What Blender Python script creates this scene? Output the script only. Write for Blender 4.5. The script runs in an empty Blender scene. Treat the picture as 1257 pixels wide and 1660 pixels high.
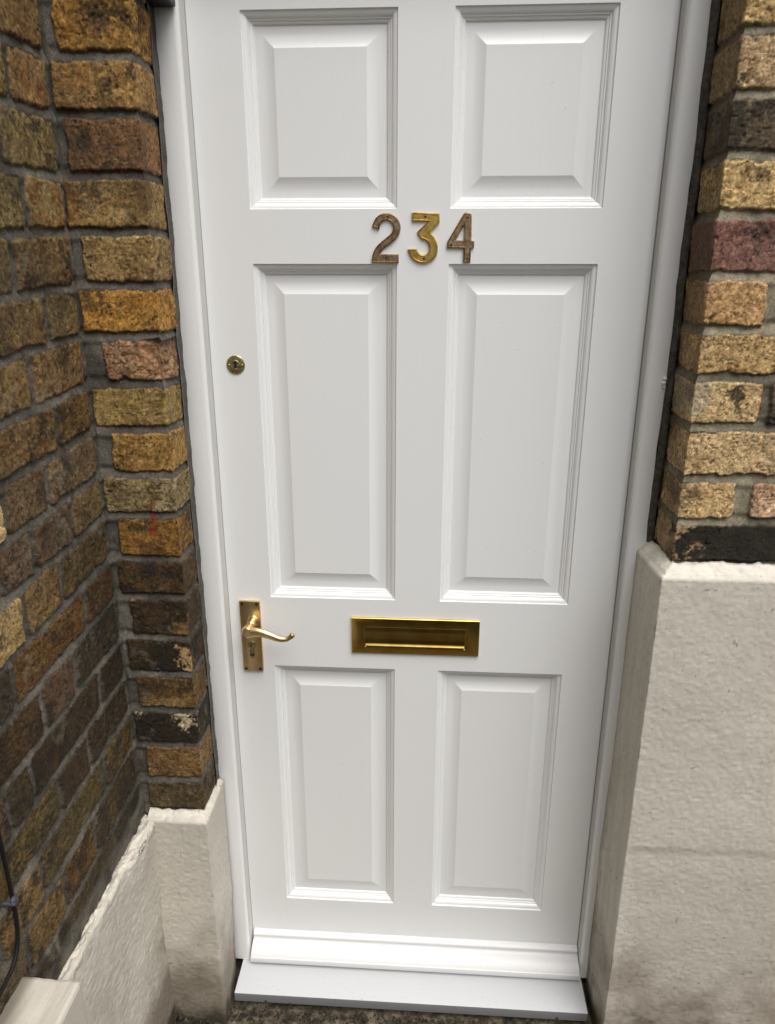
import bpy, bmesh, math, random
import numpy as np
from mathutils import Vector, Matrix

# ---------------------------------------------------------------- camera, light, exposure
S = bpy.context.scene
C = S.collection
cam_d = bpy.data.cameras.new("camera"); cam = bpy.data.objects.new("camera", cam_d); C.objects.link(cam)
cam.location = (0.0169428, -1.27905957, 1.61234153)
cam.rotation_euler = tuple(math.radians(a) for a in (71.83442463, -0.08606598, 3.44394182))
cam_d.sensor_fit = 'VERTICAL'; cam_d.sensor_height = 24.0
cam_d.lens = 24.0 * 1162.914203 / 1660.0
cam_d.clip_start = 0.01; cam_d.clip_end = 500
S.camera = cam

SUN_EL, SUN_AZ = math.radians(62), math.radians(146)   # azimuth clockwise from +y (into the wall)
w = bpy.data.worlds.new("World"); S.world = w; w.use_nodes = True
nt = w.node_tree; nt.nodes.clear()
sky = nt.nodes.new('ShaderNodeTexSky'); sky.sky_type = 'NISHITA'; sky.sun_disc = False
sky.sun_elevation = SUN_EL; sky.sun_rotation = SUN_AZ
sky.air_density = 1.0; sky.dust_density = 4.0; sky.ozone_density = 1.0
hs = nt.nodes.new('ShaderNodeHueSaturation'); hs.inputs['Saturation'].default_value = 0.28   # cloud-covered sky
bg = nt.nodes.new('ShaderNodeBackground'); bg.inputs[1].default_value = 0.115
out = nt.nodes.new('ShaderNodeOutputWorld')
nt.links.new(sky.outputs[0], hs.inputs['Color']); nt.links.new(hs.outputs[0], bg.inputs[0]); nt.links.new(bg.outputs[0], out.inputs[0])
sd = bpy.data.lights.new("sun", 'SUN'); so = bpy.data.objects.new("sun", sd); C.objects.link(so)
sd.energy = 1.85; sd.angle = math.radians(50); sd.color = (1.0, 0.975, 0.94)
dirv = Vector((math.sin(SUN_AZ) * math.cos(SUN_EL), math.cos(SUN_AZ) * math.cos(SUN_EL), math.sin(SUN_EL)))
so.rotation_euler = dirv.to_track_quat('Z', 'Y').to_euler(); so.location = dirv * 20
S.view_settings.view_transform = 'Standard'; S.view_settings.look = 'None'
S.view_settings.exposure = 0.47; S.view_settings.gamma = 1.0
S.view_settings.use_curve_mapping = False
S.cycles.use_denoising = True
S.cycles.max_bounces = 8; S.cycles.diffuse_bounces = 5

# ---------------------------------------------------------------- helpers
def tag(o, label=None, cat=None, group=None, kind=None):
    if cat and not kind: kind = 'thing'
    if label: o['label'] = label
    if cat: o['category'] = cat
    if group: o['group'] = group
    if kind: o['kind'] = kind
    return o
def empty(name, loc=(0, 0, 0)):
    o = bpy.data.objects.new(name, None); C.objects.link(o); o.location = loc
    o.empty_display_size = 0.05
    return o
def link(name, me, mat=None, parent=None):
    o = bpy.data.objects.new(name, me); C.objects.link(o)
    if mat: me.materials.append(mat)
    if parent:
        o.parent = parent
        o.matrix_parent_inverse = Matrix.Translation(-parent_world(parent))
    return o
def parent_world(p):
    v = Vector(p.location)
    while p.parent is not None:
        v = v + Vector(p.parent.location) + p.matrix_parent_inverse.translation; p = p.parent
    return v
def obj(name, bm, mat, parent=None, smooth=None):
    bmesh.ops.recalc_face_normals(bm, faces=bm.faces)
    me = bpy.data.meshes.new(name); bm.to_mesh(me); bm.free()
    if smooth is not None:
        me.polygons.foreach_set('use_smooth', [True] * len(me.polygons))
        me.set_sharp_from_angle(angle=math.radians(smooth))
    return link(name, me, mat, parent)
def box(bm, x0, x1, y0, y1, z0, z1, bev=0.0, seg=2):
    vs = [bm.verts.new(p) for p in ((x0,y0,z0),(x1,y0,z0),(x1,y1,z0),(x0,y1,z0),(x0,y0,z1),(x1,y0,z1),(x1,y1,z1),(x0,y1,z1))]
    fs = [bm.faces.new([vs[i] for i in f]) for f in ((0,3,2,1),(4,5,6,7),(0,1,5,4),(1,2,6,5),(2,3,7,6),(3,0,4,7))]
    if bev > 0:
        es = list({e for f in fs for e in f.edges})
        bmesh.ops.bevel(bm, geom=es, offset=bev, segments=seg, profile=0.5, affect='EDGES')
    return bm
def sweep_x(bm, prof, x0, x1, n=1, wob=0.0):
    rows = []
    for i in range(n + 1):
        x = x0 + (x1 - x0) * i / n
        rows.append([bm.verts.new((x, p[0], p[1])) for p in prof])
    for a, b in zip(rows[:-1], rows[1:]):
        for i in range(len(prof)):
            j = (i + 1) % len(prof)
            bm.faces.new((a[i], a[j], b[j], b[i]))
    bm.faces.new(rows[0]); bm.faces.new(list(reversed(rows[-1])))
def disc_lathe(bm, cx, cz, prof, n=32):
    """prof: list of (r, y) ; axis along y through (cx, cz)"""
    rings = []
    for r, y in prof:
        if r < 1e-6: rings.append([bm.verts.new((cx, y, cz))])
        else: rings.append([bm.verts.new((cx + r*math.cos(2*math.pi*i/n), y, cz + r*math.sin(2*math.pi*i/n))) for i in range(n)])
    for a, b in zip(rings[:-1], rings[1:]):
        for i in range(n):
            j = (i + 1) % n
            if len(a) == 1 and len(b) == 1: continue
            if len(a) == 1: bm.faces.new((a[0], b[i], b[j]))
            elif len(b) == 1: bm.faces.new((a[i], a[j], b[0]))
            else: bm.faces.new((a[i], a[j], b[j], b[i]))
def tube(bm, pts, rad, n=12, flat=None, caps=True):
    """round or flattened tube along pts; rad: number or list; flat: list of (ra, rb) in (up, y) directions"""
    pts = [Vector(p) for p in pts]; rings = []
    up0 = Vector((0, -1, 0))
    for i, p in enumerate(pts):
        t = (pts[min(i+1, len(pts)-1)] - pts[max(i-1, 0)]).normalized()
        a = up0 - t * up0.dot(t)
        if a.length < 1e-3: a = Vector((0, 0, 1)) - t * t.z
        a.normalize(); b = t.cross(a)
        if flat: ra, rb = flat[i]
        else:
            ra = rb = rad[i] if isinstance(rad, (list, tuple)) else rad
        rings.append([bm.verts.new(p + a*ra*math.cos(2*math.pi*k/n) + b*rb*math.sin(2*math.pi*k/n)) for k in range(n)])
    for r0, r1 in zip(rings[:-1], rings[1:]):
        for k in range(n):
            bm.faces.new((r0[k], r0[(k+1) % n], r1[(k+1) % n], r1[k]))
    if caps:
        bm.faces.new(rings[0]); bm.faces.new(list(reversed(rings[-1])))
def catmull(pts, n=6):
    pts = [Vector(p) for p in pts]; P = [pts[0]] + pts + [pts[-1]]; o = []
    for i in range(1, len(P) - 2):
        for k in range(n):
            t = k / n; a, b, c, d = P[i-1], P[i], P[i+1], P[i+2]
            o.append(0.5*((2*b) + (c-a)*t + (2*a-5*b+4*c-d)*t*t + (3*b-a-3*c+d)*t**3))
    o.append(pts[-1]); return o

def srgb(r, g, b, k=1.0):
    f = lambda c: ((c/255/12.92) if c/255 <= 0.04045 else ((c/255+0.055)/1.055)**2.4) * k
    return np.array([f(r), f(g), f(b)])

# ---------------------------------------------------------------- numpy noise
def _hash(ix, iy, seed):
    h = (ix.astype(np.int64)*374761393 + iy.astype(np.int64)*668265263 + seed*1442695041) & 0xffffffff
    h = ((h ^ (h >> 13)) * 1274126177) & 0xffffffff
    h = (h ^ (h >> 16)) & 0xffffffff
    return h / 4294967295.0
def vnoise(x, y, seed=0):
    ix = np.floor(x); iy = np.floor(y); fx = x-ix; fy = y-iy
    u = fx*fx*fx*(fx*(fx*6-15)+10); v = fy*fy*fy*(fy*(fy*6-15)+10)
    a = _hash(ix, iy, seed); b = _hash(ix+1, iy, seed); c = _hash(ix, iy+1, seed); d = _hash(ix+1, iy+1, seed)
    return (a*(1-u)+b*u)*(1-v) + (c*(1-u)+d*u)*v
def fbm(x, y, scale, seed=0, octv=4, gain=0.5):
    """about -1..1; scale = size of the largest features in metres"""
    t = 0; amp = 1; tot = 0; f = 1/scale
    for o in range(octv):
        t = t + (vnoise(x*f + 17.3*o, y*f + 9.1*o, seed+o*7)*2-1)*amp; tot += amp; amp *= gain; f *= 2.03
    return t/tot*1.6
def sstep(a, b, x):
    t = np.clip((x-a)/(b-a), 0, 1); return t*t*(3-2*t)

def grid_mesh(name, P, col, mat, parent=None, skip=None):
    """P: (nz, ns, 3) positions, col (nz, ns, 3)"""
    nz, ns = P.shape[:2]
    me = bpy.data.meshes.new(name)
    nv = nz*ns; idx = np.arange(nv).reshape(nz, ns)
    q = np.stack([idx[:-1, :-1], idx[:-1, 1:], idx[1:, 1:], idx[1:, :-1]], -1).reshape(-1, 4)
    if skip is not None: q = q[~skip.reshape(-1)]
    nf = len(q)
    me.vertices.add(nv); me.vertices.foreach_set('co', P.reshape(-1).astype(np.float32))
    me.loops.add(nf*4); me.loops.foreach_set('vertex_index', q.reshape(-1).astype(np.int32))
    me.polygons.add(nf); me.polygons.foreach_set('loop_start', (np.arange(nf)*4).astype(np.int32))
    me.polygons.foreach_set('loop_total', np.full(nf, 4, np.int32))
    me.update(calc_edges=True)
    me.polygons.foreach_set('use_smooth', np.ones(nf, bool))
    if col is not None:
        at = me.color_attributes.new('tint', 'FLOAT_COLOR', 'POINT')
        c4 = np.ones((nv, 4), np.float32); c4[:, :3] = np.clip(col.reshape(-1, 3), 0.002, 0.95)
        at.data.foreach_set('color', c4.reshape(-1))
    return link(name, me, mat, parent)

# ---------------------------------------------------------------- materials
def mat(name):
    m = bpy.data.materials.new(name); m.use_nodes = True
    b = m.node_tree.nodes['Principled BSDF']; return m, m.node_tree, b
def nn(t, typ, **kw):
    n = t.nodes.new(typ)
    for k, v in kw.items(): setattr(n, k, v)
    return n
def add_bump(t, b, layers):
    """layers: (scale, detail, strength, distance[, stretch])"""
    prev = None
    tc = nn(t, 'ShaderNodeNewGeometry')
    for L in layers:
        sc, det, st, dist = L[:4]
        mp = nn(t, 'ShaderNodeMapping')
        if len(L) > 4: mp.inputs['Scale'].default_value = L[4]
        t.links.new(tc.outputs['Position'], mp.inputs[0])
        n = nn(t, 'ShaderNodeTexNoise'); n.inputs['Scale'].default_value = sc; n.inputs['Detail'].default_value = det
        t.links.new(mp.outputs[0], n.inputs[0])
        bp = nn(t, 'ShaderNodeBump'); bp.inputs['Strength'].default_value = st; bp.inputs['Distance'].default_value = dist
        t.links.new(n.outputs[0], bp.inputs['Height'])
        if prev: t.links.new(prev.outputs[0], bp.inputs['Normal'])
        prev = bp
    t.links.new(prev.outputs[0], b.inputs['Normal'])
def noise_ramp(t, scale, detail, stops, rough=0.5, stretch=None):
    tc = nn(t, 'ShaderNodeNewGeometry'); mp = nn(t, 'ShaderNodeMapping')
    if stretch: mp.inputs['Scale'].default_value = stretch
    t.links.new(tc.outputs['Position'], mp.inputs[0])
    n = nn(t, 'ShaderNodeTexNoise'); n.inputs['Scale'].default_value = scale; n.inputs['Detail'].default_value = detail
    n.inputs['Roughness'].default_value = rough
    t.links.new(mp.outputs[0], n.inputs[0])
    r = nn(t, 'ShaderNodeValToRGB'); el = r.color_ramp.elements
    while len(el) < len(stops): el.new(0.5)
    for e, (p, c) in zip(el, stops): e.position = p; e.color = (*c, 1) if len(c) == 3 else c
    t.links.new(n.outputs[0], r.inputs[0]); return r

# gloss white paint: brushed on, a little uneven, a few dust specks
def paint(name, base, rough, brush=(1, 1, 0.12), bump=0.25, spec=0.5, speck=.80):
    m, t, b = mat(name)
    r = noise_ramp(t, 6, 4, [(0.3, base), (0.7, base)])
    sp = noise_ramp(t, 260, 1, [(speck, (1, 1, 1)), (speck+.03, (0.55, 0.52, 0.47))])
    mx = nn(t, 'ShaderNodeMixRGB', blend_type='MULTIPLY'); mx.inputs[0].default_value = 1
    t.links.new(r.outputs[0], mx.inputs[1]); t.links.new(sp.outputs[0], mx.inputs[2])
    t.links.new(mx.outputs[0], b.inputs['Base Color'])
    rr = noise_ramp(t, 14, 3, [(0.3, (rough,)*3), (0.7, (rough,)*3)])
    t.links.new(rr.outputs[0], b.inputs['Roughness'])
    b.inputs['Specular IOR Level'].default_value = spec
    add_bump(t, b, [(160, 2, bump*0.6, 0.0010, brush), (500, 2, bump*0.9, 0.0005)])
    return m
M_DOOR = paint('door_paint', (0.81, 0.815, 0.805), 0.27)
M_FRAME = paint('frame_paint', (0.79, 0.79, 0.775), 0.33)
M_BAR = paint('bar_paint', (0.70, 0.70, 0.70), 0.42, brush=(0.12, 1, 1), bump=0.3, speck=.76)
M_REBATE = paint('rebate_grey', (0.58, 0.57, 0.545), 0.5)
M_SILL = paint('sill_paint', (0.52, 0.53, 0.54), 0.5, brush=(0.12, 1, 1), bump=0.4, speck=.74)

def attr_mat(name, rough, fine, bumps, spec=0.3, con=1.0):
    m, t, b = mat(name)
    a = nn(t, 'ShaderNodeVertexColor'); a.layer_name = 'tint'
    r = noise_ramp(t, fine, 4, [(0.28, (1-.5*con, 1-.52*con, 1-.56*con)), (0.5, (1, 1, 1)), (0.72, (1+.38*con, 1+.35*con, 1+.28*con))], 0.75)
    mx = nn(t, 'ShaderNodeMixRGB', blend_type='MULTIPLY'); mx.inputs[0].default_value = 1
    t.links.new(a.outputs[0], mx.inputs[1]); t.links.new(r.outputs[0], mx.inputs[2])
    t.links.new(mx.outputs[0], b.inputs['Base Color'])
    b.inputs['Roughness'].default_value = rough; b.inputs['Specular IOR Level'].default_value = spec
    add_bump(t, b, bumps); return m
M_BRICK = attr_mat('stock_brick', 0.85, 330, [(300, 5, 0.35, 0.0014), (900, 3, 0.4, 0.0006)], 0.3, 1.15)
M_RENDER = attr_mat('masonry_paint', 0.6, 160, [(380, 4, 0.5, 0.0011)], 0.35, 0.12)

def metal(name, c, rough, bump=0.0, tarnish=None, tscale=60):
    m, t, b = mat(name)
    if tarnish:
        r = noise_ramp(t, tscale, 5, [(0.35, tarnish), (0.62, c)]); t.links.new(r.outputs[0], b.inputs['Base Color'])
    else: b.inputs['Base Color'].default_value = (*c, 1)
    b.inputs['Metallic'].default_value = 1; b.inputs['Roughness'].default_value = rough
    if bump: add_bump(t, b, [(60, 3, bump, 0.002)])
    return m
M_BRASS = metal('polished_brass', (0.74, 0.52, 0.16), 0.21, 0.05, (0.60, 0.38, 0.09), 30)
M_SATIN = metal('satin_brass', (0.88, 0.68, 0.37), 0.32, 0.05, (0.76, 0.55, 0.26), 40)
M_AGED = metal('aged_brass', (0.46, 0.32, 0.19), 0.36, 0.25, (0.25, 0.155, 0.085), 150)
M_GOLD = metal('yellow_brass', (0.64, 0.45, 0.13), 0.38, 0.25, (0.46, 0.29, 0.07), 150)
M_OLD = metal('dull_brass', (0.58, 0.53, 0.29), 0.40, 0.2, (0.30, 0.25, 0.12), 200)
M_DARK, _t, _b = mat('dark_recess'); _b.inputs['Base Color'].default_value = (0.012, 0.010, 0.008, 1); _b.inputs['Roughness'].default_value = 0.9
M_BLACK, _t, _b = mat('black_gloss'); _b.inputs['Base Color'].default_value = (0.006, 0.006, 0.008, 1); _b.inputs['Roughness'].default_value = 0.4; _b.inputs['Specular IOR Level'].default_value = 0.25
add_bump(_t, _b, [(60, 3, 0.3, 0.002)])
M_CABLE, _t, _b = mat('black_cable'); _b.inputs['Base Color'].default_value = (0.006, 0.006, 0.007, 1); _b.inputs['Roughness'].default_value = 0.6; _b.inputs['Specular IOR Level'].default_value = 0.25
M_CLIP, _t, _b = mat('clip_plastic'); _b.inputs['Base Color'].default_value = (0.045, 0.045, 0.055, 1); _b.inputs['Roughness'].default_value = 0.55
M_SCREW = metal('screw_steel', (0.10, 0.07, 0.045), 0.45)
M_MASTIC, _t, _b = mat('grey_mortar_fillet')
_r = noise_ramp(_t, 120, 5, [(0.3, (0.075, 0.072, 0.066)), (0.7, (0.15, 0.143, 0.128))]); _t.links.new(_r.outputs[0], _b.inputs['Base Color'])
_b.inputs['Roughness'].default_value = 0.9; add_bump(_t, _b, [(150, 5, 0.6, 0.002)])
M_MASTIC2, _t, _b = mat('dark_mortar_fillet')
_r = noise_ramp(_t, 120, 5, [(0.3, (0.034, 0.029, 0.022)), (0.7, (0.10, 0.086, 0.066))]); _t.links.new(_r.outputs[0], _b.inputs['Base Color'])
_b.inputs['Roughness'].default_value = 0.9; add_bump(_t, _b, [(150, 5, 0.6, 0.002)])
M_GROUND, _t, _b = mat('old_concrete')
_r = noise_ramp(_t, 42, 9, [(0.34, (0.012, 0.010, 0.006)), (0.46, (0.05, 0.040, 0.024)), (0.56, (0.12, 0.095, 0.062)), (0.72, (0.22, 0.185, 0.14))], 0.7)
_t.links.new(_r.outputs[0], _b.inputs['Base Color']); _b.inputs['Roughness'].default_value = 0.9
add_bump(_t, _b, [(70, 6, 0.9, 0.006), (400, 3, 0.6, 0.001)])
M_MOSS, _t, _b = mat('moss_dirt')
_r = noise_ramp(_t, 200, 5, [(0.35, (0.008, 0.006, 0.004)), (0.6, (0.045, 0.036, 0.02)), (0.75, (0.12, 0.10, 0.075))], 0.7)
_t.links.new(_r.outputs[0], _b.inputs['Base Color']); _b.inputs['Roughness'].default_value = 0.95
add_bump(_t, _b, [(300, 5, 0.8, 0.003)])

# ---------------------------------------------------------------- brickwork
rng = random.Random(7)
MORT = {'left': srgb(95, 90, 81, 0.9), 'right': srgb(132, 124, 104, 0.9)}

def path_point(segs, s, depth):
    """segs: list of (x0,y0,x1,y1,nx,ny) laid end to end; convex corners between them. depth>0 = into the wall"""
    P = np.zeros(s.shape + (2,)); acc = 0
    for i, (x0, y0, x1, y1, nx, ny) in enumerate(segs):
        L = math.hypot(x1-x0, y1-y0); tx, ty = (x1-x0)/L, (y1-y0)/L
        first, last = i == 0, i == len(segs)-1
        m = (s >= acc - 1e-9 if not first else s > -9) & ((s < acc + L) if not last else s < 99)
        l = s - acc
        if not last: l = np.minimum(l, L - np.maximum(depth, 0))
        if not first: l = np.maximum(l, np.maximum(depth, 0))
        P[..., 0] = np.where(m, x0 + tx*l - nx*depth, P[..., 0])
        P[..., 1] = np.where(m, y0 + ty*l - ny*depth, P[..., 1])
        acc += L
    return P

def brick_face(name, segs, s0, s1, z0, z1, res, bricks, mortar, beds, parent, seed, corner=None, shear=0.0, mrough=1.0, extra=None):
    ns = int((s1-s0)/res)+1; nz = int((z1-z0)/res)+1
    sv = np.linspace(s0, s1, ns)
    if corner is not None: sv[np.argmin(abs(sv-corner))] = corner
    zv = np.linspace(z0, z1, nz)
    Sg, Zg = np.meshgrid(sv, zv)
    Zc = Zg + shear*Sg                                    # courses run slightly out of level
    sw = Sg + fbm(Sg, Zg, 0.03, seed, 3)*0.0022 + fbm(Sg, Zg, 0.007, seed+3, 2)*0.0009
    zw = Zc + fbm(Sg, Zg, 0.035, seed+11, 3)*0.0022 + fbm(Sg, Zg, 0.007, seed+13, 2)*0.0010
    # mortar: struck joints, deeper under the brick above
    bj = np.array(sorted(beds)); k = np.clip(np.searchsorted(bj, Zc), 1, len(bj)-1)
    near = np.where(abs(Zc-bj[k-1]) < abs(Zc-bj[k]), bj[k-1], bj[k])
    rel = np.clip((Zc-near)/0.007, -1, 1)*(1-sstep(.009, .018, abs(Zc-near)))
    H = -0.0036 - 0.0024*rel + fbm(Sg, Zg, 0.02, seed+21, 4)*0.0011*mrough + fbm(Sg, Zg, 0.09, seed+22, 2)*0.001
    mt = fbm(Sg, Zg, 0.05, seed+31, 5)
    col = mortar[None, None, :]*(1 + 0.38*mt[..., None]) * (1 + 0.16*fbm(Sg, Zg, 0.006, seed+33, 2)[..., None])
    dirt = sstep(0.25, 0.7, fbm(Sg, Zg, 0.11, seed+35, 4))[..., None]
    col = col*(1-0.55*dirt) + np.array([0.03, 0.026, 0.02])*0.55*dirt
    fleck = (vnoise(Sg/0.0045, Zg/0.0045, seed+37) > 0.965)[..., None]*0.22
    col = col + fleck*np.array([1, .96, .88])*0.5
    for bi, B in enumerate(bricks):
        a, b, c, d, base = B[:5]; o = B[5] if len(B) > 5 else {}
        i0, i1 = np.searchsorted(sv, a-0.008), np.searchsorted(sv, b+0.008)
        j0 = np.searchsorted(zv, c-0.012-abs(shear)*abs(s1)); j1 = np.searchsorted(zv, d+0.012+abs(shear)*abs(s1))
        if i1 <= i0 or j1 <= j0: continue
        sl = (slice(j0, j1), slice(i0, i1))
        s_, z_ = sw[sl], zw[sl]; S_, Z_ = Sg[sl], Zg[sl]
        r = 0.0042; hx, hz = (b-a)/2-r, (d-c)/2-r; cx, cz = (a+b)/2, (c+d)/2
        ragged = o.get('rag', 0.3)
        qx = abs(s_-cx)-hx; qz = abs(z_-cz)-hz
        dist = r - (np.hypot(np.maximum(qx, 0), np.maximum(qz, 0)) + np.minimum(np.maximum(qx, qz), 0))
        sd_ = seed + 100 + bi*5
        dist = dist - ragged*0.004*np.maximum(0, fbm(S_, Z_, 0.018, sd_, 4)+0.25)
        m = sstep(-0.0008, 0.0016, dist)
        e = np.clip(dist/0.0034, 0, 1)
        rough = o.get('rough', 1.0); off = o.get('off', ((bi*37) % 11 - 5)*0.00022)
        hb = off + (S_-cx)*(((bi*13) % 7)-3)*0.004 + (Z_-cz)*(((bi*29) % 9)-4)*0.008
        n1 = fbm(S_, Z_, 0.03, sd_+1, 5, 0.55); n2 = fbm(S_, Z_*1.0, 0.006, sd_+2, 3)
        hb = hb + n1*0.0009*rough + n2*0.00035*rough - (1-e)**2*0.0022
        ridg = 1-abs(fbm(S_+Z_*0.3, Z_*2.2, 0.03, sd_+8, 4))                     # drag creases of hand-made stocks
        hb = hb - sstep(0.9, 1.0, ridg)*0.0011*rough
        pit = sstep(0.86, 0.95, vnoise((S_+n1*.004)/0.0055, (Z_+n2*.002)/0.0055, sd_+3))*sstep(-.2, .5, fbm(S_, Z_, .03, sd_+17, 2)); hb = hb - pit*0.0016*min(1.3, rough)
        if 'spall' in o:
            sp = sstep(0.0, 0.25, fbm(S_, Z_, 0.05, sd_+4, 3)+o.get('spb', 0)); hb = hb - sp*o['spall'] + sp*fbm(S_, Z_, 0.014, sd_+6, 3)*0.003
        H[sl] = H[sl]*(1-m) + hb*m
        base = np.asarray(base)
        alt = base*np.array(o.get('altm', (0.60, 0.52, 0.45)))
        g0 = fbm(S_, Z_, 0.0035, sd_+21, 2)
        t1 = sstep(-0.3, 0.9, fbm(S_, Z_, 0.035, sd_+1, 6, 0.65) + .3*g0)[..., None]*.85
        cb = base*(1-t1) + alt*t1
        lite = sstep(0.1, 0.8, fbm(S_, Z_, 0.02, sd_+7, 6, 0.7) + .25*g0)[..., None]
        cb = cb*(1-0.55*lite) + (base*1.35+np.array([.02, .015, .008]))*0.55*lite
        cb = cb*(1+0.36*n2[..., None])
        grain = vnoise(S_/0.0026, Z_/0.0026, sd_+23)
        cb = cb*(1-.68*sstep(.78, .90, grain)[..., None])*(1+.5*sstep(.22, .10, grain)[..., None])
        rag_edge = (sstep(0.6, 0.1, e)*sstep(0.0, 0.5, fbm(S_, Z_, 0.02, sd_+9, 3)))[..., None]
        worn = np.asarray(o.get('worn', base*1.5+0.01)); ws = o.get('ws', 0.5)
        cb = cb*(1-ws*rag_edge) + worn*ws*rag_edge
        soot = o.get('soot', 0.12)
        sm = sstep(0.95-soot*1.6, 1.45-soot*1.6, fbm(S_, Z_, 0.04, sd_+12, 6, 0.68)*0.75+0.5+.22*g0)[..., None]
        sm = sm*o.get('sk', 0.8)
        cb = cb*(1-sm) + np.array([0.016, 0.0125, 0.008])*sm
        cb = cb*(1-0.65*pit[..., None])
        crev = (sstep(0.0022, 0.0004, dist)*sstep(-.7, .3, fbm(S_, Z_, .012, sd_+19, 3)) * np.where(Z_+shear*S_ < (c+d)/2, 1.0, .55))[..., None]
        if 'patch' in o:
            for (pa, pb, pc, pd, pcol, pk) in o['patch']:   # a colour patch with a shape of its own, in fractions of the brick
                u = (S_-a)/o.get('fw', b-a); v = (Z_+shear*S_-c)/(d-c)
                pd_ = np.minimum(np.minimum(u-pa, pb-u), np.minimum(v-pc, pd-v)) + fbm(S_, Z_, 0.018, sd_+14, 5, .65)*0.24 + g0*.07
                pm = sstep(-0.02, 0.13, pd_)[..., None]*pk
                cb = cb*(1-pm) + np.asarray(pcol)*(1+0.3*n2[..., None])*pm
        cb = cb*(1-.68*crev)  # dirt and AO-like shade painted along brick edges, heavier on the lower half
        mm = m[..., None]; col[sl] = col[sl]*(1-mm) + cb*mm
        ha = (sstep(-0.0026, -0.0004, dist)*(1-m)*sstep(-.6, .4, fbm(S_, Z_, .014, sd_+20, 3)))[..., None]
        col[sl] = col[sl]*(1-.55*ha)  # the same painted dark line carried onto the adjoining mortar
    # soot and wash-down staining that runs over bricks and joints alike
    stain = sstep(.05, .85, fbm(Sg*1.6, Zg*.8, .16, seed+61, 6, .6) + .15*fbm(Sg, Zg, .006, seed+62, 2))[..., None]*.52
    col = col*(1-stain) + np.array([.030, .024, .016])*stain
    lime = (sstep(.45, .9, fbm(Sg, Zg, .05, seed+63, 6, .7)))[..., None]*.22
    col = col*(1-lime) + np.array([.30, .27, .21])*lime
    if extra is not None: H, col = extra(Sg, Zg, H, col)
    XY = path_point(segs, Sg, -H)
    P = np.dstack([XY, Zg])
    return grid_mesh(name, P, col, M_BRICK, parent)

J = [2.30, 2.222, 2.145, 2.066, 1.988, 1.909, 1.835, 1.754, 1.676, 1.598, 1.523, 1.445, 1.371, 1.295, 1.222, 1.143, 1.069, 0.989, 0.912, 0.837, 0.760, 0.680, 0.606]
# course c=-1 lies between J[4] and J[5]
def course(c): return J[c+6], J[c+5]                     # (bottom bed, top bed)
BJ = 0.0055                                              # half a bed joint

# ---- left pier: front (facing the street) and its reveal turning in to the door frame
KL = 0.93
def desat(c, k=.14):
    c = np.asarray(c); l = c.mean()*0.85+.02; return c*(1-k) + l*k
HUE = np.array([.84, .93, 1.02])
def warm(c, k=.22):
    c = np.asarray(c); l = c.sum(); return c*(1-k) + np.array([.55, .325, .125])*l*k     # pull every pick towards the common stock-brick hue
def cl(r, g, b): return warm(srgb(r, g, b, KL))*HUE*(1.06 if r > 110 else 1.0)
pier = {
 -1: (-.524, cl(168,118,48), dict(soot=.30, rough=1.6, worn=cl(190,150,90))),
  0: (-.536, cl(162,120,64), dict(soot=.22, worn=cl(190,155,95), patch=[(.0,.55,.45,1.1,cl(150,100,45),.5)])),
  1: (-.525, cl(142,96,58), dict(soot=.26, rough=1.2)),
  2: (-.539, cl(152,118,66), dict(soot=.22, patch=[(-.1,.25,.0,1.0,cl(150,92,38),.6)])),
  3: (-.522, cl(152,120,72), dict(soot=.14, rough=1.3)),
  4: (-.536, cl(178,122,44), dict(soot=.18, patch=[(.05,.45,.45,1.1,cl(48,38,22),.75)], rough=.8)),
  5: (-.510, cl(150,110,80), dict(soot=.10, rough=2.0, spall=.006, spb=.2, rag=1.3, patch=[(.45,.98,.1,.98,cl(168,118,84),.7)])),
  6: (-.536, cl(152,122,66), dict(soot=.26, worn=cl(210,180,110))),
  7: (-.512, cl(166,122,60), dict(soot=.12)),
  8: (-.534, cl(134,114,76), dict(soot=.20, rough=1.5, patch=[(.72,.98,.05,.95,cl(190,165,125),.7),(.7,.85,.55,.9,cl(40,34,22),.8)])),
  9: (-.518, cl(140,94,32), dict(soot=.20, worn=cl(200,150,60), ws=.8, patch=[(.2,.75,-.1,.45,cl(90,60,25),.7)])),
 10: (-.530, cl(86,60,32), dict(soot=.26, worn=cl(170,120,70), ws=.9)),
 11: (-.515, cl(80,56,30), dict(soot=.34, worn=cl(165,125,70), ws=.9, patch=[(.82,1.0,.0,.7,cl(140,100,56),.7)])),
 12: (-.530, cl(70,50,28), dict(soot=.48, patch=[(.84,1.02,-.05,.75,cl(186,146,96),.95)], ws=.7, worn=cl(150,110,60))),
 13: (-.518, cl(112,82,42), dict(soot=.25, patch=[(.0,.55,.3,1.1,cl(66,48,24),.8),(.3,.9,-.1,.3,cl(150,116,72),.7)])),
 14: (-.532, cl(60,46,27), dict(soot=.5, patch=[(.76,.98,.35,1.05,cl(205,180,145),.95),(-.05,.08,.75,1.1,cl(205,175,140),.9)])),
 15: (-.518, cl(128,94,54), dict(soot=.12, rough=1.4)),
 16: (-.520, cl(98,78,50), dict(soot=.28)),
}
corner_x, face_y = -.411, -.140
segsL = [(-.547, face_y, corner_x, face_y, 0, -1), (corner_x, face_y, corner_x, -.024, 1, 0)]
cs = corner_x + .547
bl = []
for c in range(-5, 17):
    z0, z1 = course(c)
    if c in pier: x0, base, o = pier[c]
    else: x0, base, o = (-.524 if c % 2 else -.536), cl(150,114,62), dict(soot=.2)
    o = dict(o); dark = c >= 9
    w2 = [0, .0, .004, -.003, .002][c % 5]
    o['fw'] = cs-(x0+.547)
    bl.append((x0+.547, cs+.080+[.004,.0,.003,.001][c % 4], z0+BJ, z1-BJ, base, o))
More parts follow.
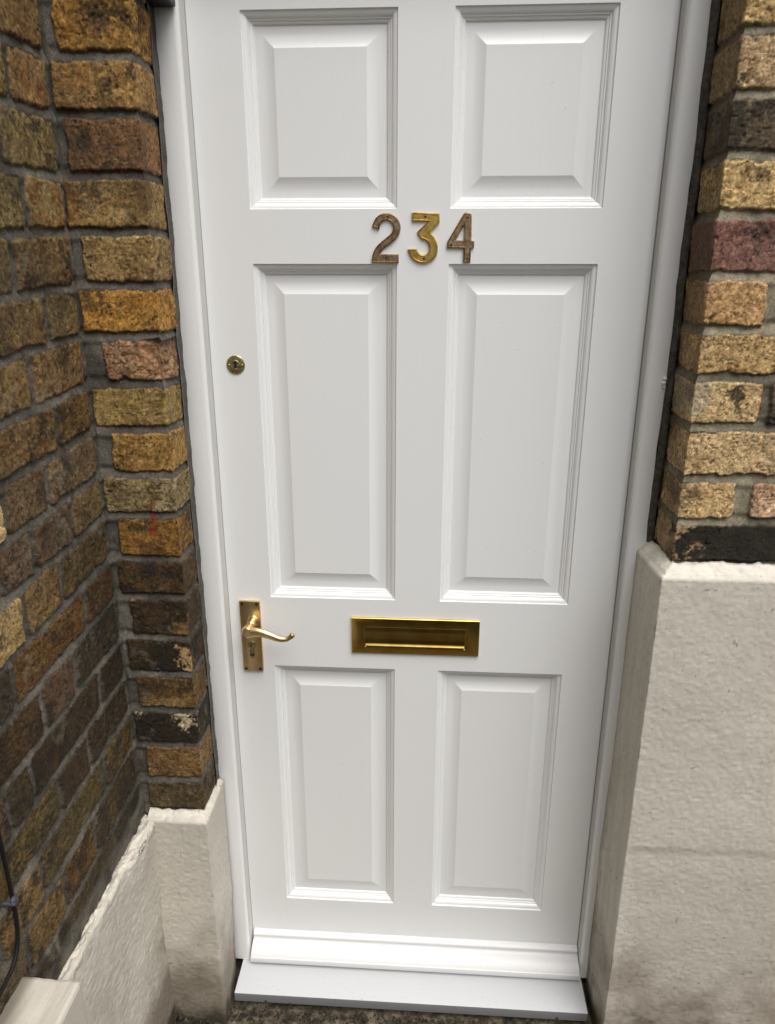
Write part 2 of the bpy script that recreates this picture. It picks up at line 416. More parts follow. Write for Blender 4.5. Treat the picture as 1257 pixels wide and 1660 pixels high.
    # the next brick in the reveal, mostly behind mortar
def pier_extra(Sg, Zg, H, col):
    # mortar smeared over the reveal towards the frame
    sm = sstep(cs+.078, cs+.090, Sg + fbm(Sg, Zg, .05, 900, 4)*.012)
    H = H*(1-sm) + (-.002+fbm(Sg, Zg, .03, 901, 4)*.0015)*sm
    g = np.array([.095, .088, .076])*(1+.3*fbm(Sg, Zg, .03, 902, 4)[..., None])
    col = col*(1-.9*sm[..., None]) + g*.9*sm[..., None]
    # mortar smear in the internal corner
    ic = sstep(.012, .004, Sg + fbm(Sg, Zg, .03, 905, 3)*.004)
    H = H*(1-ic) + (-.004)*ic
    g2 = np.array([.075, .070, .060])*(1+.4*fbm(Sg, Zg, .03, 907, 4)[..., None])
    col = col*(1-ic[..., None]) + g2*ic[..., None]
    # streak of dried red paint
    sx = -.4555 + .547 + (Zg-1.215)*.03
    hw = .0012 + (1.252-Zg)*.075
    st = sstep(.0006, -.0006, abs(Sg-sx) - hw + fbm(Sg, Zg, .008, 910, 3)*.0010)*(Zg > 1.186+.004*fbm(Sg, Zg, .006, 912, 2))*(Zg < 1.252)
    st = st*sstep(-.9, -.1, fbm(Sg, Zg, .006, 911, 2))
    col = col*(1-.8*st[..., None]) + np.array([.20, .018, .012])*.8*st[..., None]
    return H, col
left_pier = empty('brick_pier', (-.47, -.08, 0.05))
tag(left_pier, 'narrow brick pier touching the left door jamb, with blackened lower bricks and cream foot', 'brick pier')
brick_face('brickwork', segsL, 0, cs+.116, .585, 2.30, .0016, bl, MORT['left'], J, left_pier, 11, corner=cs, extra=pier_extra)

# ---- side wall at the left, running towards the street
XW = -.535
def cm(r, g, b): return warm(srgb(r, g, b, 0.93))*HUE
side_cols = {   # colours of the bricks from the corner outwards
 -1: [(132,98,56), (140,100,55), (120,90,55)],
  0: [(146,112,68), (138,108,62), (120,95,60)],
  1: [(142,118,74), (130,106,66), (125,95,60)],
  2: [(150,122,74), (142,118,72), (120,95,60)],
  3: [(128,98,58), (130,112,72), (120,95,60)],
  4: [(134,110,68), (138,108,62), (120,95,60)],
  5: [(132,100,58), (134,104,60), (120,95,60)],
  6: [(116,86,40), (122,92,52), (110,82,48)],
  7: [(124,100,72), (108,82,54), (200,170,118)],
  8: [(122,98,60), (94,72,52), (100,78,60), (190,160,110)],
  9: [(96,76,42), (124,94,54), (168,136,86)],
 10: [(84,60,30), (106,72,32), (66,54,40)],
 11: [(62,50,32), (96,72,52), (78,54,26)],
 12: [(56,42,26), (66,48,28), (70,54,32)],
 13: [(66,50,32), (70,50,28), (104,84,42)],
 14: [(98,76,36), (92,74,38), (128,96,56)],
 15: [(84,64,36), (112,78,34), (116,88,50)],
 16: [(62,52,36), (84,68,42), (62,52,36)],
}
jt = {0:[.257], 1:[.299], 2:[.258], 3:[.311], 4:[.244], 5:[.308], 6:[.259], 7:[.307,.418], 8:[.252,.365,.457], 9:[.308,.415],
      10:[.251,.463], 11:[.308,.409], 12:[.240,.461,.523], 13:[.304,.405], 14:[.263,.478], 15:[.322,.431,.537]}
segS = [(XW, -.128, XW, -2.6, 1, 0)]
sb = []
SHR = 0.06
for c in range(-5, 17):
    z0, z1 = course(c)
    js = [.148-.128-.0] + [j-.128 for j in jt.get(c, [.255 if c % 2 == 0 else .308])]
    js[0] = .016
    st = 0
    while js[-1] < 1.0:
        L = js[-1]-js[-2]; js.append(js[-1] + (.217 if (L < .14) else .112))
    cols = side_cols.get(c, [(140,108,64)])
    for i in range(len(js)-1):
        k = cols[i] if i < len(cols) else (rng.randint(95,140), rng.randint(78,105), rng.randint(48,64))
        low = max(0, min(1, (1.25-z0)/.5))
        sb.append((js[i]+.005, js[i+1]-.005, z0+BJ, z1-BJ, cm(*k),
                   dict(soot=.16+.12*rng.random()+.08*low, rough=.8+.8*rng.random(), rag=.2+.7*rng.random(),
                        altm=(.62,.55,.48) if rng.random() > .4 else (.72,.50,.36), ws=.35)))
side = empty('brick_wall', (XW-.05, -.6, 0.05))
tag(side, 'long weathered brick wall at far left running towards the viewer, with mossy dark lower bricks', 'brick wall')
def side_extra(Sg, Zg, H, col):
    # cement haunching above the rendered plinth
    t = sstep(.652, .632, Zg + SHR*Sg + fbm(Sg, Zg, .06, 1200, 4)*.012)
    H = H*(1-t) + (-.002 + (.655-Zg)*.05 + fbm(Sg, Zg, .03, 1201, 4)*.003)*t
    g = np.array([.085, .076, .060])*(1+.45*fbm(Sg, Zg, .03, 1203, 5)[..., None])
    col = col*(1-t[..., None]) + g*t[..., None]
    return H, col
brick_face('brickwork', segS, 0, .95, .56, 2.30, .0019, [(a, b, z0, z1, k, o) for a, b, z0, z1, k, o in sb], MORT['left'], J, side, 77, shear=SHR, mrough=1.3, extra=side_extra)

# ---- right pier / front wall
JR = [2.31, 2.233, 2.156, 2.080, 2.004, 1.928, 1.852, 1.775, 1.698, 1.613, 1.537, 1.465, 1.388, 1.304, 1.232, 1.157]
def cr(r, g, b): return desat(srgb(r, g, b, .96), .22)
RX = .424
segsR = [(RX, -.024, RX, face_y, -1, 0), (RX, face_y, 2.2, face_y, 0, -1)]
CR = .116                                                 # s at the corner
right = {  # index of course below JR[i]: [(x0, x1, colour, opts)...]
 4: [(.424,.600,(196,160,88), dict(soot=.12, rough=1.6, worn=cr(230,200,130)))],
 5: [(.424,.700,(182,150,100), dict(soot=.08, rough=1.5, rag=.4, patch=[(.3,.45,.5,1.1,cr(200,168,100),.7)]))],
 6: [(.424,.600,(98,84,58), dict(soot=.42, rough=1.3, worn=cr(200,165,100), ws=.95))],
 7: [(.424,.700,(204,168,96), dict(soot=.06, rough=1.8, rag=.9))],
 8: [(.424,.650,(136,90,74), dict(soot=.16, altm=(.72,.62,.56), worn=cr(190,150,120), ws=.5))],
 9: [(.424,.513,(192,146,82), dict(soot=.10, rough=1.2, rag=.7)), (.545,.760,(120,112,96), dict(soot=.1))],
10: [(.424,.640,(190,152,88), dict(soot=.08, rough=1.2, rag=1.0))],
11: [(.424,.528,(208,172,108), dict(soot=.06, rough=1.2, patch=[(.62,.74,.25,.95,cr(40,30,18),.9),(.0,.28,.1,.95,cr(168,152,118),.8)])), (.541,.700,(88,74,52), dict(soot=.4))],
12: [(.424,.640,(196,162,104), dict(soot=.06, rough=1.4, rag=.7))],
13: [(.424,.511,(198,162,98), dict(soot=.12, rough=1.5, patch=[(.0,.42,.35,.9,cr(60,46,28),.6)])), (.538,.740,(198,158,118), dict(soot=.05))],
14: [(.424,.650,(52,46,34), dict(soot=.8, sk=.85, patch=[(-.1,.07,-.1,1.1,cr(165,132,84),.9)]))],
}
rb = []
for i in range(len(JR)-1):
    z0, z1 = JR[i+1], JR[i]
    rows = right.get(i, [(.424, .56 if i % 2 else .64, (188,150,92), dict(soot=.12))])
    reveal_d = .098
    for k, (x0, x1, base, o) in enumerate(rows):
        a = x0-RX+CR; b = x1-RX+CR
        if k == 0: a = CR-reveal_d
        o = dict(o)
        if k == 0 and 'patch' in o: o['patch'] = [((pa*(x1-x0)+reveal_d)/(x1-x0) if pa > 0 else pa, (pb*(x1-x0)+reveal_d)/(x1-x0), pc, pd, pc2, pk) for pa, pb, pc, pd, pc2, pk in o['patch']]; o['fw'] = x1-x0
        rb.append((a, b-.0, z0+BJ+.0005, z1-BJ-.0005, cr(*base), o))
    x = rows[-1][1]+.011; fl = i % 2
    while x < 2.0:
        L = .215 if fl else .105; fl = 1-fl
        rb.append((x-RX+CR, x+L-RX+CR, z0+BJ, z1-BJ, cr(rng.randint(165,205), rng.randint(130,165), rng.randint(80,105)), dict(soot=.15, rough=1.2, rag=.5)))
        x += L+.011
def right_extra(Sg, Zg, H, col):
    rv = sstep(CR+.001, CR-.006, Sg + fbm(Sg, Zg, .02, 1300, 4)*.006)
    soot = np.array([.085, .060, .030])*(1+.5*fbm(Sg, Zg, .04, 1301, 5)[..., None])  # grime tone plus painted shade, laid over the whole reveal face
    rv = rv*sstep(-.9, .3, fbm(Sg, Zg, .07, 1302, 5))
    col = col*(1-.6*rv[..., None]) + soot*.6*rv[..., None]  # blends the grime and painted shade into the reveal colour
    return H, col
front = empty('brick_wall', (.9, -.1, 0.05))
tag(front, 'pale yellow brick wall right of the door, with one red brick and tall cream base', 'brick wall')
nlow = 0
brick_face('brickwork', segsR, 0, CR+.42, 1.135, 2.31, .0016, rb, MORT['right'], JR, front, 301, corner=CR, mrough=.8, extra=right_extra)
# further along and over the door: the same wall, outside the photograph
brick_face('brickwork', [(.844, face_y+.0005, 2.2, face_y+.0005, 0, -1)], 0, 1.3, 1.135, 2.31, .008,
           [(a-.536, b-.536, c, d, k, o) for a, b, c, d, k, o in rb if a > .536], MORT['right'], JR, front, 302)

# ---------------------------------------------------------------- rendered (cement, cream painted) plinths
CREAM = srgb(214, 208, 195, 0.93)
def render_col(Sg, Zg, seed, zground=.05, dirt=1.0):
    n = fbm(Sg, Zg, .25, seed, 5)
    c = CREAM[None, None, :]*(1+.05*n[..., None])
    if 50 < seed < 95: c = c*np.array([.93, .925, .92])                          # slightly darker tint over the cream
    film = sstep(-.5, .8, fbm(Sg, Zg, .30, seed+7, 5) + (.45-Zg)*1.4)[..., None]*.16   # street dirt film, thicker low down
    c = c*(1-film) + np.array([.27, .235, .185])*film
    c = c*(1+.05*fbm(Sg, Zg, .012, seed+1, 3)[..., None])
    # splashed dirt near the ground, ragged upper edge, and a few stains
    t = sstep(.34, .0, (Zg-zground) + fbm(Sg, Zg, .14, seed+2, 6, .6)*.15)*.85*dirt
    br = np.array([.17, .135, .095])
    c = c*(1-t[..., None]) + br*t[..., None]
    t2 = sstep(.10, .0, (Zg-zground) + fbm(Sg, Zg, .05, seed+3, 5)*.075)*.85*dirt
    c = c*(1-t2[..., None]) + np.array([.035, .027, .016])*t2[..., None]
    sp = (vnoise(Sg/.006, Zg/.006, seed+4) > .975-.03*np.clip(1-(Zg-zground)*2, 0, 1))[..., None]*.6*dirt
    c = c*(1-sp) + np.array([.10, .075, .05])*sp
    return c
def plinth(name, segs, s0, s1, z0, zin, zout, res, depth_in, parent, seed, corner=None, ledge=None, relief=None, rough=1.0, dirtside=None):
    """one sheet: up the face, over a rounded nose, back along the ledge to the brickwork. zout(s)/zin(s): height of nose / of back of the ledge"""
    ns = int((s1-s0)/res)+1; sv = np.linspace(s0, s1, ns)
    if corner is not None: sv[np.argmin(abs(sv-corner))] = corner
    nz = int((zout-z0)/res)+1; zl = np.linspace(z0, zout, nz)
    nl = 18; tv = np.linspace(0, 1, nl+1)[1:]
    rows_s, rows_z, rows_d, rowz_c = [], [], [], []
    Sg, Zg = np.meshgrid(sv, zl)
    D = -(fbm(Sg, Zg, .0060, seed, 2)*.00040 + fbm(Sg, Zg, .06, seed+1, 3)*.0004 + fbm(Sg, Zg, .25, seed+2, 3)*.0022)*rough
    if relief: D = D + relief(Sg, Zg)
    nose = sstep(zout-.006, zout, Zg)**2*.003; D = D + nose
    st, tt = np.meshgrid(sv, tv)
    Lz = zout + (zin-zout)*tt + fbm(st, tt*depth_in, .012, seed+5, 4)*.0022*rough + fbm(st, tt*depth_in, .05, seed+6, 3)*.002*rough
    Lz = Lz + sstep(0, .15, tt)*.0015
    Ld = .003 + (depth_in-.003)*tt
    if ledge: Lz, Ld = ledge(st, tt, Lz, Ld)
    S2 = np.vstack([Sg, st]); Z2 = np.vstack([Zg, Lz]); D2 = np.vstack([D, Ld + D[-1:]*(1-tt)])
    XY = path_point(segs, S2, D2)
    col = render_col(S2, Z2, seed+20)
    # dirt in the angle between ledge and brick
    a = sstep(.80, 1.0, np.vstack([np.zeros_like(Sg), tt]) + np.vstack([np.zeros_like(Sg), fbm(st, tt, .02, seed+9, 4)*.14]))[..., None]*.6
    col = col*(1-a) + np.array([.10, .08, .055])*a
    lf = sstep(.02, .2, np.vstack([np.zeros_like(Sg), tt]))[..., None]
    col = col*(1+lf*.12)
    if dirtside is not None: col = dirtside(S2, Z2, col)
    return grid_mesh(name, np.dstack([XY, Z2]), col, M_RENDER, parent)

# right: reveal face then street face
segPR = [(.3965, -.030, .402, -.167, -1, 0), (.402, -.167, 2.2, -.167, 0, -1)]
crn = math.hypot(.0055, .137)
def relR(S, Z):
    # the lower coat stops at a wavering lip; below it the face sits back a little
    lip = .590 + fbm(S, S*0, .15, 555, 3)*.006
    on = sstep(crn+.0, crn+.02, S)
    D = sstep(lip+.008, lip-.014, Z)*.0020*on
    D = D - np.exp(-((Z-lip-.004)/.004)**2)*.0007*on*sstep(-.1, .6, fbm(S, Z, .06, 556, 3))
    return D
def dirtR(S, Z, col):
    # dirt rubbed along the reveal face next to the frame
    m = sstep(.03, .0, S + fbm(S, Z, .03, 561, 4)*.018)*sstep(.95, .35, Z)*.55
    m2 = sstep(crn+.0, crn-.03, S)*.22*sstep(-.5, .6, fbm(S*4, Z*.5, .1, 562, 4))
    mm = np.clip(m+m2, 0, .8)[..., None]
    col = col*(1-mm) + np.array([.20, .165, .115])*mm
    st = (sstep(.0035, .001, abs(S-crn)+fbm(S, Z, .02, 563, 3)*.0015)*sstep(.2, .5, fbm(S, Z, .05, 564, 4)))[..., None]*.6
    return col*(1-st) + np.array([.12, .09, .06])*st
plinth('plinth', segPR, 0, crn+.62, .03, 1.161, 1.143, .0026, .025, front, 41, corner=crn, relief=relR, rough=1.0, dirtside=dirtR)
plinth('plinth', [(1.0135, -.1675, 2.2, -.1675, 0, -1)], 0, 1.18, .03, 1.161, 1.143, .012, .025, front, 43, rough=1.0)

# left: side wall face then the foot of the pier (inside corner), then its reveal
segPS = [(-.511, -.140, -.511, -2.6, 1, 0)]
def ledS(st, tt, Lz, Ld):
    lump = fbm(st, tt*.03, .02, 611, 4)
    Lz = Lz + np.clip(lump, -1, 1)*.0035*(1-abs(2*tt-1))
    wob = fbm(st, st*0, .05, 612, 3)*.004 - .006*np.exp(-((st-.09)/.035)**2)
    return Lz, Ld + wob*(1-tt)
def relS(S, Z):
    d = -np.exp(-((S-.09)/.045)**2)*sstep(.48, .585, Z)*.008
    return d - sstep(.35, .05, Z)*.006 - np.exp(-((Z-.592)/.012)**2)*fbm(S, Z, .03, 614, 3)*.003
def dirtS(S, Z, col):
    m = sstep(.035, .0, S + fbm(S, Z, .05, 621, 5)*.03)*sstep(.50, .15, Z)*.8
    s2 = sstep(.2, .6, fbm(S, Z*.4, .05, 622, 5))*.12 + sstep(.006, .001, S+fbm(S, Z, .02, 623, 4)*.003)*sstep(-.2, .5, fbm(S, Z, .03, 624, 4))*.7
    mm = np.clip(m+s2, 0, .9)[..., None]
    return col*(1-mm) + np.array([.11, .085, .055])*mm
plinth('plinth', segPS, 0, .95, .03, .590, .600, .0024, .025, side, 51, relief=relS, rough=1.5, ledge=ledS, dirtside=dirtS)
segPP = [(-.521, -.165, -.401, -.165, 0, -1), (-.401, -.165, -.4045, -.037, 1, 0)]
def relP(S, Z):
    # bottom of the reveal is broken away beside the sill
    return sstep(.120+.085, .120+.128, S + fbm(S, Z, .05, 631, 4)*.02)*sstep(.50, .15, Z)*.007
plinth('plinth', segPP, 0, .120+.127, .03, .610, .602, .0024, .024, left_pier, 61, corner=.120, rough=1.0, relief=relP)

# low rendered block against the side wall, nearest the viewer
bm = bmesh.new(); box(bm, XW-.02, -.451, -1.25, -.5585, .03, .682, .006, 2)
for e in range(0): pass
bmesh.ops.subdivide_edges(bm, edges=[e for e in bm.edges if e.calc_length() > .05], cuts=14, use_grid_fill=True)
for v in bm.verts:
    n = float(fbm(np.array([v.co.x+v.co.y]), np.array([v.co.z+v.co.x]), .04, 71, 3)[0]); v.co += Vector((n*.0015, n*.001, n*.0015))
me = bpy.data.meshes.new('rendered_block'); bm.to_mesh(me); bm.free()
at = me.color_attributes.new('tint', 'FLOAT_COLOR', 'POINT')
co = np.array([v.co[:] for v in me.vertices]); cc = render_col(co[:, 0:1]*1.3+co[:, 1:2], co[:, 2:3], 81)[:, 0]
edge = sstep(-.505, -.53, co[:, 0] + fbm(co[:, 0], co[:, 1], .03, 82, 4)*.012)[:, None]*.75
stn = sstep(.3, .7, fbm(co[:, 0], co[:, 1], .02, 83, 4))[:, None]*.25
mmx = np.clip(edge+stn, 0, 1); cc = cc*(1-mmx)+np.array([.10, .08, .055])*mmx
at.data.foreach_set('color', np.hstack([cc, np.ones((len(cc), 1))]).astype(np.float32).reshape(-1))
blk = link('rendered_block', me, M_RENDER)
tag(blk, 'low cream rendered block with flat top below the black cable, bottom left corner', 'block')

bm = bmesh.new(); box(bm, XW-.012, 2.1, -2.45, -2.3, .0, 1.55, .004); obj('added_shade_wall', bm, M_MASTIC, side)  # unseen wall behind the camera, added to shade the lower door
# ---------------------------------------------------------------- door frame
frame = empty('timber_door_surround', (0, 0, .10))
tag(frame, 'white painted timber frame around the six panel door', 'door frame')
def jamb(xi, xo, sgn):
    # profile in plan (x, y): small rounded arris at the inner edge
    pts = [(xi, .09), (xi, -.028), (xi+sgn*.0009, -.0312), (xi+sgn*.0035, -.0335), (xi+sgn*.007, -.0345), (xo-sgn*.003, -.0335), (xo, -.0315), (xo, .09)]
    bm = bmesh.new(); zs = [.0968 + (2.50-.0968)*i/70 for i in range(71)]
    rows = []
    for z in zs:
        n = float(fbm(np.array([xi]), np.array([z]), .25, 91, 3)[0])*.0007
        ne = float(fbm(np.array([xo]), np.array([z]), .06, 92, 4)[0])*.0016
        rows.append([bm.verts.new((x+(ne if k >= 5 else 0), y+n*(1 if 0 < k < 7 else 0), z)) for k, (x, y) in enumerate(pts)])
    for a, b in zip(rows[:-1], rows[1:]):
        for i in range(len(pts)):
            j = (i+1) % len(pts); bm.faces.new((a[i], a[j], b[j], b[i]))
    bm.faces.new(rows[0]); bm.faces.new(rows[-1])
    return obj('jamb', bm, M_FRAME, frame, smooth=50)
jamb(-.3765, -.4185, -1); jamb(.3803, .4135, 1)
for sx_, sg_ in ((-.3765, 1), (.3803, -1)):
    bm = bmesh.new(); box(bm, min(sx_, sx_+sg_*.0011), max(sx_, sx_+sg_*.0011), -.0270, -.0015, .0990, 2.09); obj('rebate_strip', bm, M_REBATE, frame)  # thin greyer strip laid over each jamb's return face
bm = bmesh.new(); box(bm, -.3765, .3803, -.0345, .09, 2.09, 2.13, .002); obj('frame_head', bm, M_FRAME, frame, smooth=40)
# lumps of dried filler on the outer edge of the right jamb
bm = bmesh.new()
for (x, z, r) in ((.4105, 1.4495, .0032), (.4095, 1.4420, .0036), (.410, 1.4355, .0024)):
    r_ = bmesh.ops.create_icosphere(bm, subdivisions=3, radius=r, matrix=Matrix.Translation((x, -.0345, z)))
    for v in r_['verts']: v.co += (v.co-Vector((x, -.0345, z)))*rng.uniform(-.2, .25)
obj('filler_lump', bm, M_FRAME, frame, smooth=60)
bm = bmesh.new(); box(bm, -.3765, .3803, .045, .085, .102, 2.09); obj('door_stop', bm, M_DARK, frame)

# pointing between frame and brickwork
def fillet(x0, x1, y0, y1, z0, z1, m, seed, parent):
    zs = np.linspace(z0, z1, 200); xs = np.linspace(0, 1, 7); T, Z = np.meshgrid(xs, zs)
    X = x0 + (x1-x0)*T + (fbm(Z, Z*0, .07, seed, 4)*.0018)*np.where(T < .5, 1, .6)*(1-abs(2*T-1)*0)
    Y = y0 + (y1-y0)*T - np.sin(T*math.pi)*.0035 + fbm(T*.02, Z, .02, seed+1, 4)*.0012
    return grid_mesh('mortar_fillet', np.dstack([X, Y, Z]), None, m, parent)
fillet(-.4105, -.4160, -.064, -.0300, .60, 2.14, M_MASTIC, 95, left_pier)
fillet(.4125, .4240, -.0305, -.038, 1.150, 2.14, M_MASTIC2, 97, front)
# dark backing of the joints
bm = bmesh.new(); box(bm, -.56, -.4195, -.026, .09, .03, 2.3); box(bm, -.4195, -.3772, .0, .089, .03, .0965); obj('backing', bm, M_DARK, left_pier)
bm = bmesh.new(); box(bm, .4145, 1.0, -.022, .09, .03, 2.31); obj('backing', bm, M_DARK, front)
# wall over the door, above the frame of the picture
bm = bmesh.new(); box(bm, .424, 2.2, face_y+.004, .25, 2.302, 3.4); box(bm, -.411, .424, face_y+.004, .25, 2.652, 3.4); obj('wall_above', bm, M_MASTIC, front)
bm = bmesh.new(); box(bm, -.547, -.411, face_y+.004, .25, 2.302, 3.4); obj('wall_above', bm, M_MASTIC, left_pier)
bm = bmesh.new(); box(bm, -.376, .380, .03, .04, 2.131, 2.5); obj('fanlight', bm, M_BLACK, front)
bm = bmesh.new(); box(bm, -.411, .424, face_y, .09, 2.501, 2.651, .003); obj('lintel', bm, M_FRAME, front)
bm = bmesh.new(); box(bm, XW-.22, XW-.012, -2.6, -.0, .03, 3.4); obj('wall_core', bm, M_MASTIC, side)
bm = bmesh.new(); box(bm, XW-.012, XW-.004, -2.6, -1.07, .6, 3.4); obj('wall_face', bm, M_MASTIC, side)

# ---------------------------------------------------------------- door
door = empty('front_door', (0, .02, .108))
tag(door, 'white glossy six panel front door with brass numerals 234, letter plate and lever handle', 'door')
XS = [-.3747, -.29, -.04434, .04321, .29, .3777]
ZS = [.108, .25, .8573, 1.0103, 1.6328, 1.7188, 2.0038, 2.086]
bm = bmesh.new()
cache = {}
def gv(x, y, z):
    k = (round(x, 6), round(y, 6), round(z, 6))
    if k not in cache: cache[k] = bm.verts.new((x, y, z))
    return cache[k]
for i in range(5):
    for j in range(7):
        if i in (1, 3) and j in (1, 3, 5): continue
        bm.faces.new((gv(XS[i], 0, ZS[j]), gv(XS[i+1], 0, ZS[j]), gv(XS[i+1], 0, ZS[j+1]), gv(XS[i], 0, ZS[j+1])))
be = [e for e in bm.edges if e.is_boundary and (abs(sum(v.co.x for v in e.verts)/2-XS[0]) < 1e-5 or abs(sum(v.co.x for v in e.verts)/2-XS[-1]) < 1e-5
      or abs(sum(v.co.z for v in e.verts)/2-ZS[0]) < 1e-5 or abs(sum(v.co.z for v in e.verts)/2-ZS[-1]) < 1e-5)]
for dy, ins in ((.0015, .0012), (.042, .0012)):
    r_ = bmesh.ops.extrude_edge_only(bm, edges=be)
    nv = [g for g in r_['geom'] if isinstance(g, bmesh.types.BMVert)]
    for v in nv:
        v.co.y = dy
        if dy < .01:
            v.co.x += -ins if v.co.x < 0 else ins; v.co.z += -ins if v.co.z < 1 else ins
    be = [g for g in r_['geom'] if isinstance(g, bmesh.types.BMEdge)]
obj('door_leaf', bm, M_DOOR, door)
# panel: moulding sinks in from the face, margin, bevel, raised field
prof = [(0, 0), (.0004, .0030), (.0012, .0036), (.0030, .0038), (.0052, .0045), (.0075, .0060), (.0092, .0082), (.0100, .0100),
        (.0118, .0102), (.0122, .0118), (.0128, .0124), (.0150, .0130), (.0166, .0142), (.0172, .0162), (.0190, .0166),
        (.0240, .0165), (.0290, .0161), (.0340, .0154), (.0385, .0144), (.0425, .0132), (.0462, .0118), (.0496, .0103)]
for i in (1, 3):
    for j in (1, 3, 5):
        x0, x1, z0, z1 = XS[i], XS[i+1], ZS[j], ZS[j+1]
        bm = bmesh.new(); rings = []
        for (d, y) in prof:
            y = y*.92
            rings.append([bm.verts.new(p) for p in ((x0+d, y, z0+d), (x1-d, y, z0+d), (x1-d, y, z1-d), (x0+d, y, z1-d))])
        for a, b in zip(rings[:-1], rings[1:]):
            for k in range(4): bm.faces.new((a[k], a[(k+1) % 4], b[(k+1) % 4], b[k]))
        bm.faces.new(rings[-1])
        obj('door_panel', bm, M_DOOR, door, smooth=9.5)
# weather bar
bm = bmesh.new()
pr = [(.0, .1545), (-.005, .1532), (-.010, .1508), (-.0122, .1488), (-.0126, .1468), (-.0118, .1440), (-.0130, .1405), (-.0155, .1382), (-.0200, .1374), (-.0290, .1348), (-.0370, .1302),
      (-.0430, .1240), (-.0455, .1212), (-.0462, .1200), (-.0482, .1190), (-.0492, .1150), (-.0494, .1085), (-.0488, .1066), (-.0468, .1058), (-.030, .1075), (.0, .1075)]
sweep_x(bm, pr, -.3712, .3777, 1); obj('weather_bar', bm, M_BAR, door, smooth=40)

# numerals
def numeral(name, outer, hole, m, screws, T=.0045):
    def inset(poly, d):
        n = len(poly); o = []
        area = sum(poly[i][0]*poly[(i+1) % n][1]-poly[(i+1) % n][0]*poly[i][1] for i in range(n))
        sg = 1 if area > 0 else -1
        for i in range(n):
            a, b, c = poly[i-1], poly[i], poly[(i+1) % n]
            e1 = Vector((b[0]-a[0], b[1]-a[1])).normalized(); e2 = Vector((c[0]-b[0], c[1]-b[1])).normalized()
            n1 = Vector((-e1.y, e1.x))*sg; n2 = Vector((-e2.y, e2.x))*sg
            bis = (n1+n2); bis = bis.normalized() if bis.length > 1e-6 else n1
            k = d/max(.45, bis.dot(n1)); o.append((b[0]+bis.x*k, b[1]+bis.y*k))
        return o
    outer = inset(outer, -.00055)
    if hole: hole = inset(hole, .0003)
    bm = bmesh.new()
    def loops(poly, s):
        L = [(poly, 0.0), (poly, -T+.0012), (inset(poly, s*.0007), -T+.0003), (inset(poly, s*.0019), -T), (inset(poly, s*.0026), -T+.0009)]
        rs = [[bm.verts.new((p[0], y, p[1])) for p in pl] for pl, y in L]
        n = len(poly)
        for a, b in zip(rs[:-1], rs[1:]):
            for k in range(n): bm.faces.new((a[k], a[(k+1) % n], b[(k+1) % n], b[k]))
        return rs[-1]
    top = loops(outer, 1); es = []
    es += [bm.edges.get((top[k], top[(k+1) % len(top)])) for k in range(len(top))]
    if hole:
        th = loops(hole, -1); es += [bm.edges.get((th[k], th[(k+1) % len(th)])) for k in range(len(th))]
    bmesh.ops.triangle_fill(bm, use_beauty=True, edges=es, use_dissolve=False)
    o = obj(name, bm, m, door, smooth=35)
    for (x, z) in screws:
        b2 = bmesh.new(); disc_lathe(b2, x, z, [(.0019, -T+.0014), (.0019, -T+.0001), (.0014, -T-.0004), (.0005, -T-.0004), (0, -T-.0001)], 14)
        obj('screw', b2, M_SCREW, o, smooth=40)
    return o
two = [(-.085,1.6917),(-.0828,1.6989),(-.0774,1.7063),(-.0694,1.7109),(-.0595,1.7121),(-.0506,1.7096),(-.0431,1.7038),(-.0389,1.6946),(-.0385,1.6863),(-.0415,1.6779),(-.0478,1.6703),(-.0577,1.6628),(-.0658,1.6577),(-.0712,1.6526),(-.0731,1.6475),(-.0417,1.6475),(-.0416,1.635),(-.0859,1.6349),(-.0855,1.6449),(-.0821,1.6543),(-.0758,1.6628),(-.0649,1.6712),(-.0559,1.6779),(-.0514,1.683),(-.0496,1.6896),(-.0515,1.6963),(-.0559,1.7005),(-.0613,1.7017),(-.0676,1.70),(-.0721,1.6955),(-.0743,1.6877)]
three = [(-.0191,1.7128),(.0253,1.7107),(.0256,1.6974),(.0101,1.682),(.0160,1.6765),(.0200,1.6710),(.0231,1.6627),(.0235,1.6565),(.0233,1.6508),(.0215,1.6460),(.0188,1.6423),(.0155,1.6390),(.0114,1.6369),(.0060,1.6347),(.0005,1.6343),(-.0052,1.6350),(-.0104,1.6369),(-.0155,1.6400),(-.0195,1.644),(-.0228,1.6492),(-.0251,1.6556),(-.0115,1.6563),(-.0100,1.6525),(-.0078,1.65),(-.0048,1.6474),(-.0015,1.6466),(.0018,1.6466),(.0048,1.6474),(.0078,1.6495),(.0096,1.6525),(.0102,1.6565),(.01,1.661),(.0090,1.6648),(.0072,1.6678),(.0048,1.6700),(.0017,1.6715),(-.0033,1.6728),(-.0101,1.6829),(.0087,1.6995),(-.0188,1.70)]
four = [(.0656,1.7105),(.0675,1.7116),(.0700,1.7118),(.0753,1.7111),(.0775,1.7095),(.0781,1.7065),(.079,1.669),(.084,1.6685),(.0835,1.6584),(.0787,1.6576),(.0785,1.636),(.0673,1.636),(.0675,1.6576),(.0397,1.6585),(.0398,1.6669)]
hole4 = [(.0671,1.6944),(.0671,1.669),(.0528,1.6694)]
def refine(poly, n=3):
    # round the curved runs of an outline: Chaikin where the turn is gentle
    for _ in range(2):
        o = []; L = len(poly)
        for i in range(L):
            a, b, c = Vector(poly[i-1]), Vector(poly[i]), Vector(poly[(i+1) % L])
            ang = (b-a).angle(c-b)
            if ang < math.radians(40) and ang > math.radians(3):
                o.append(tuple(b+(a-b)*.25)); o.append(tuple(b+(c-b)*.25))
            else: o.append(tuple(b))
        poly = o
    return poly
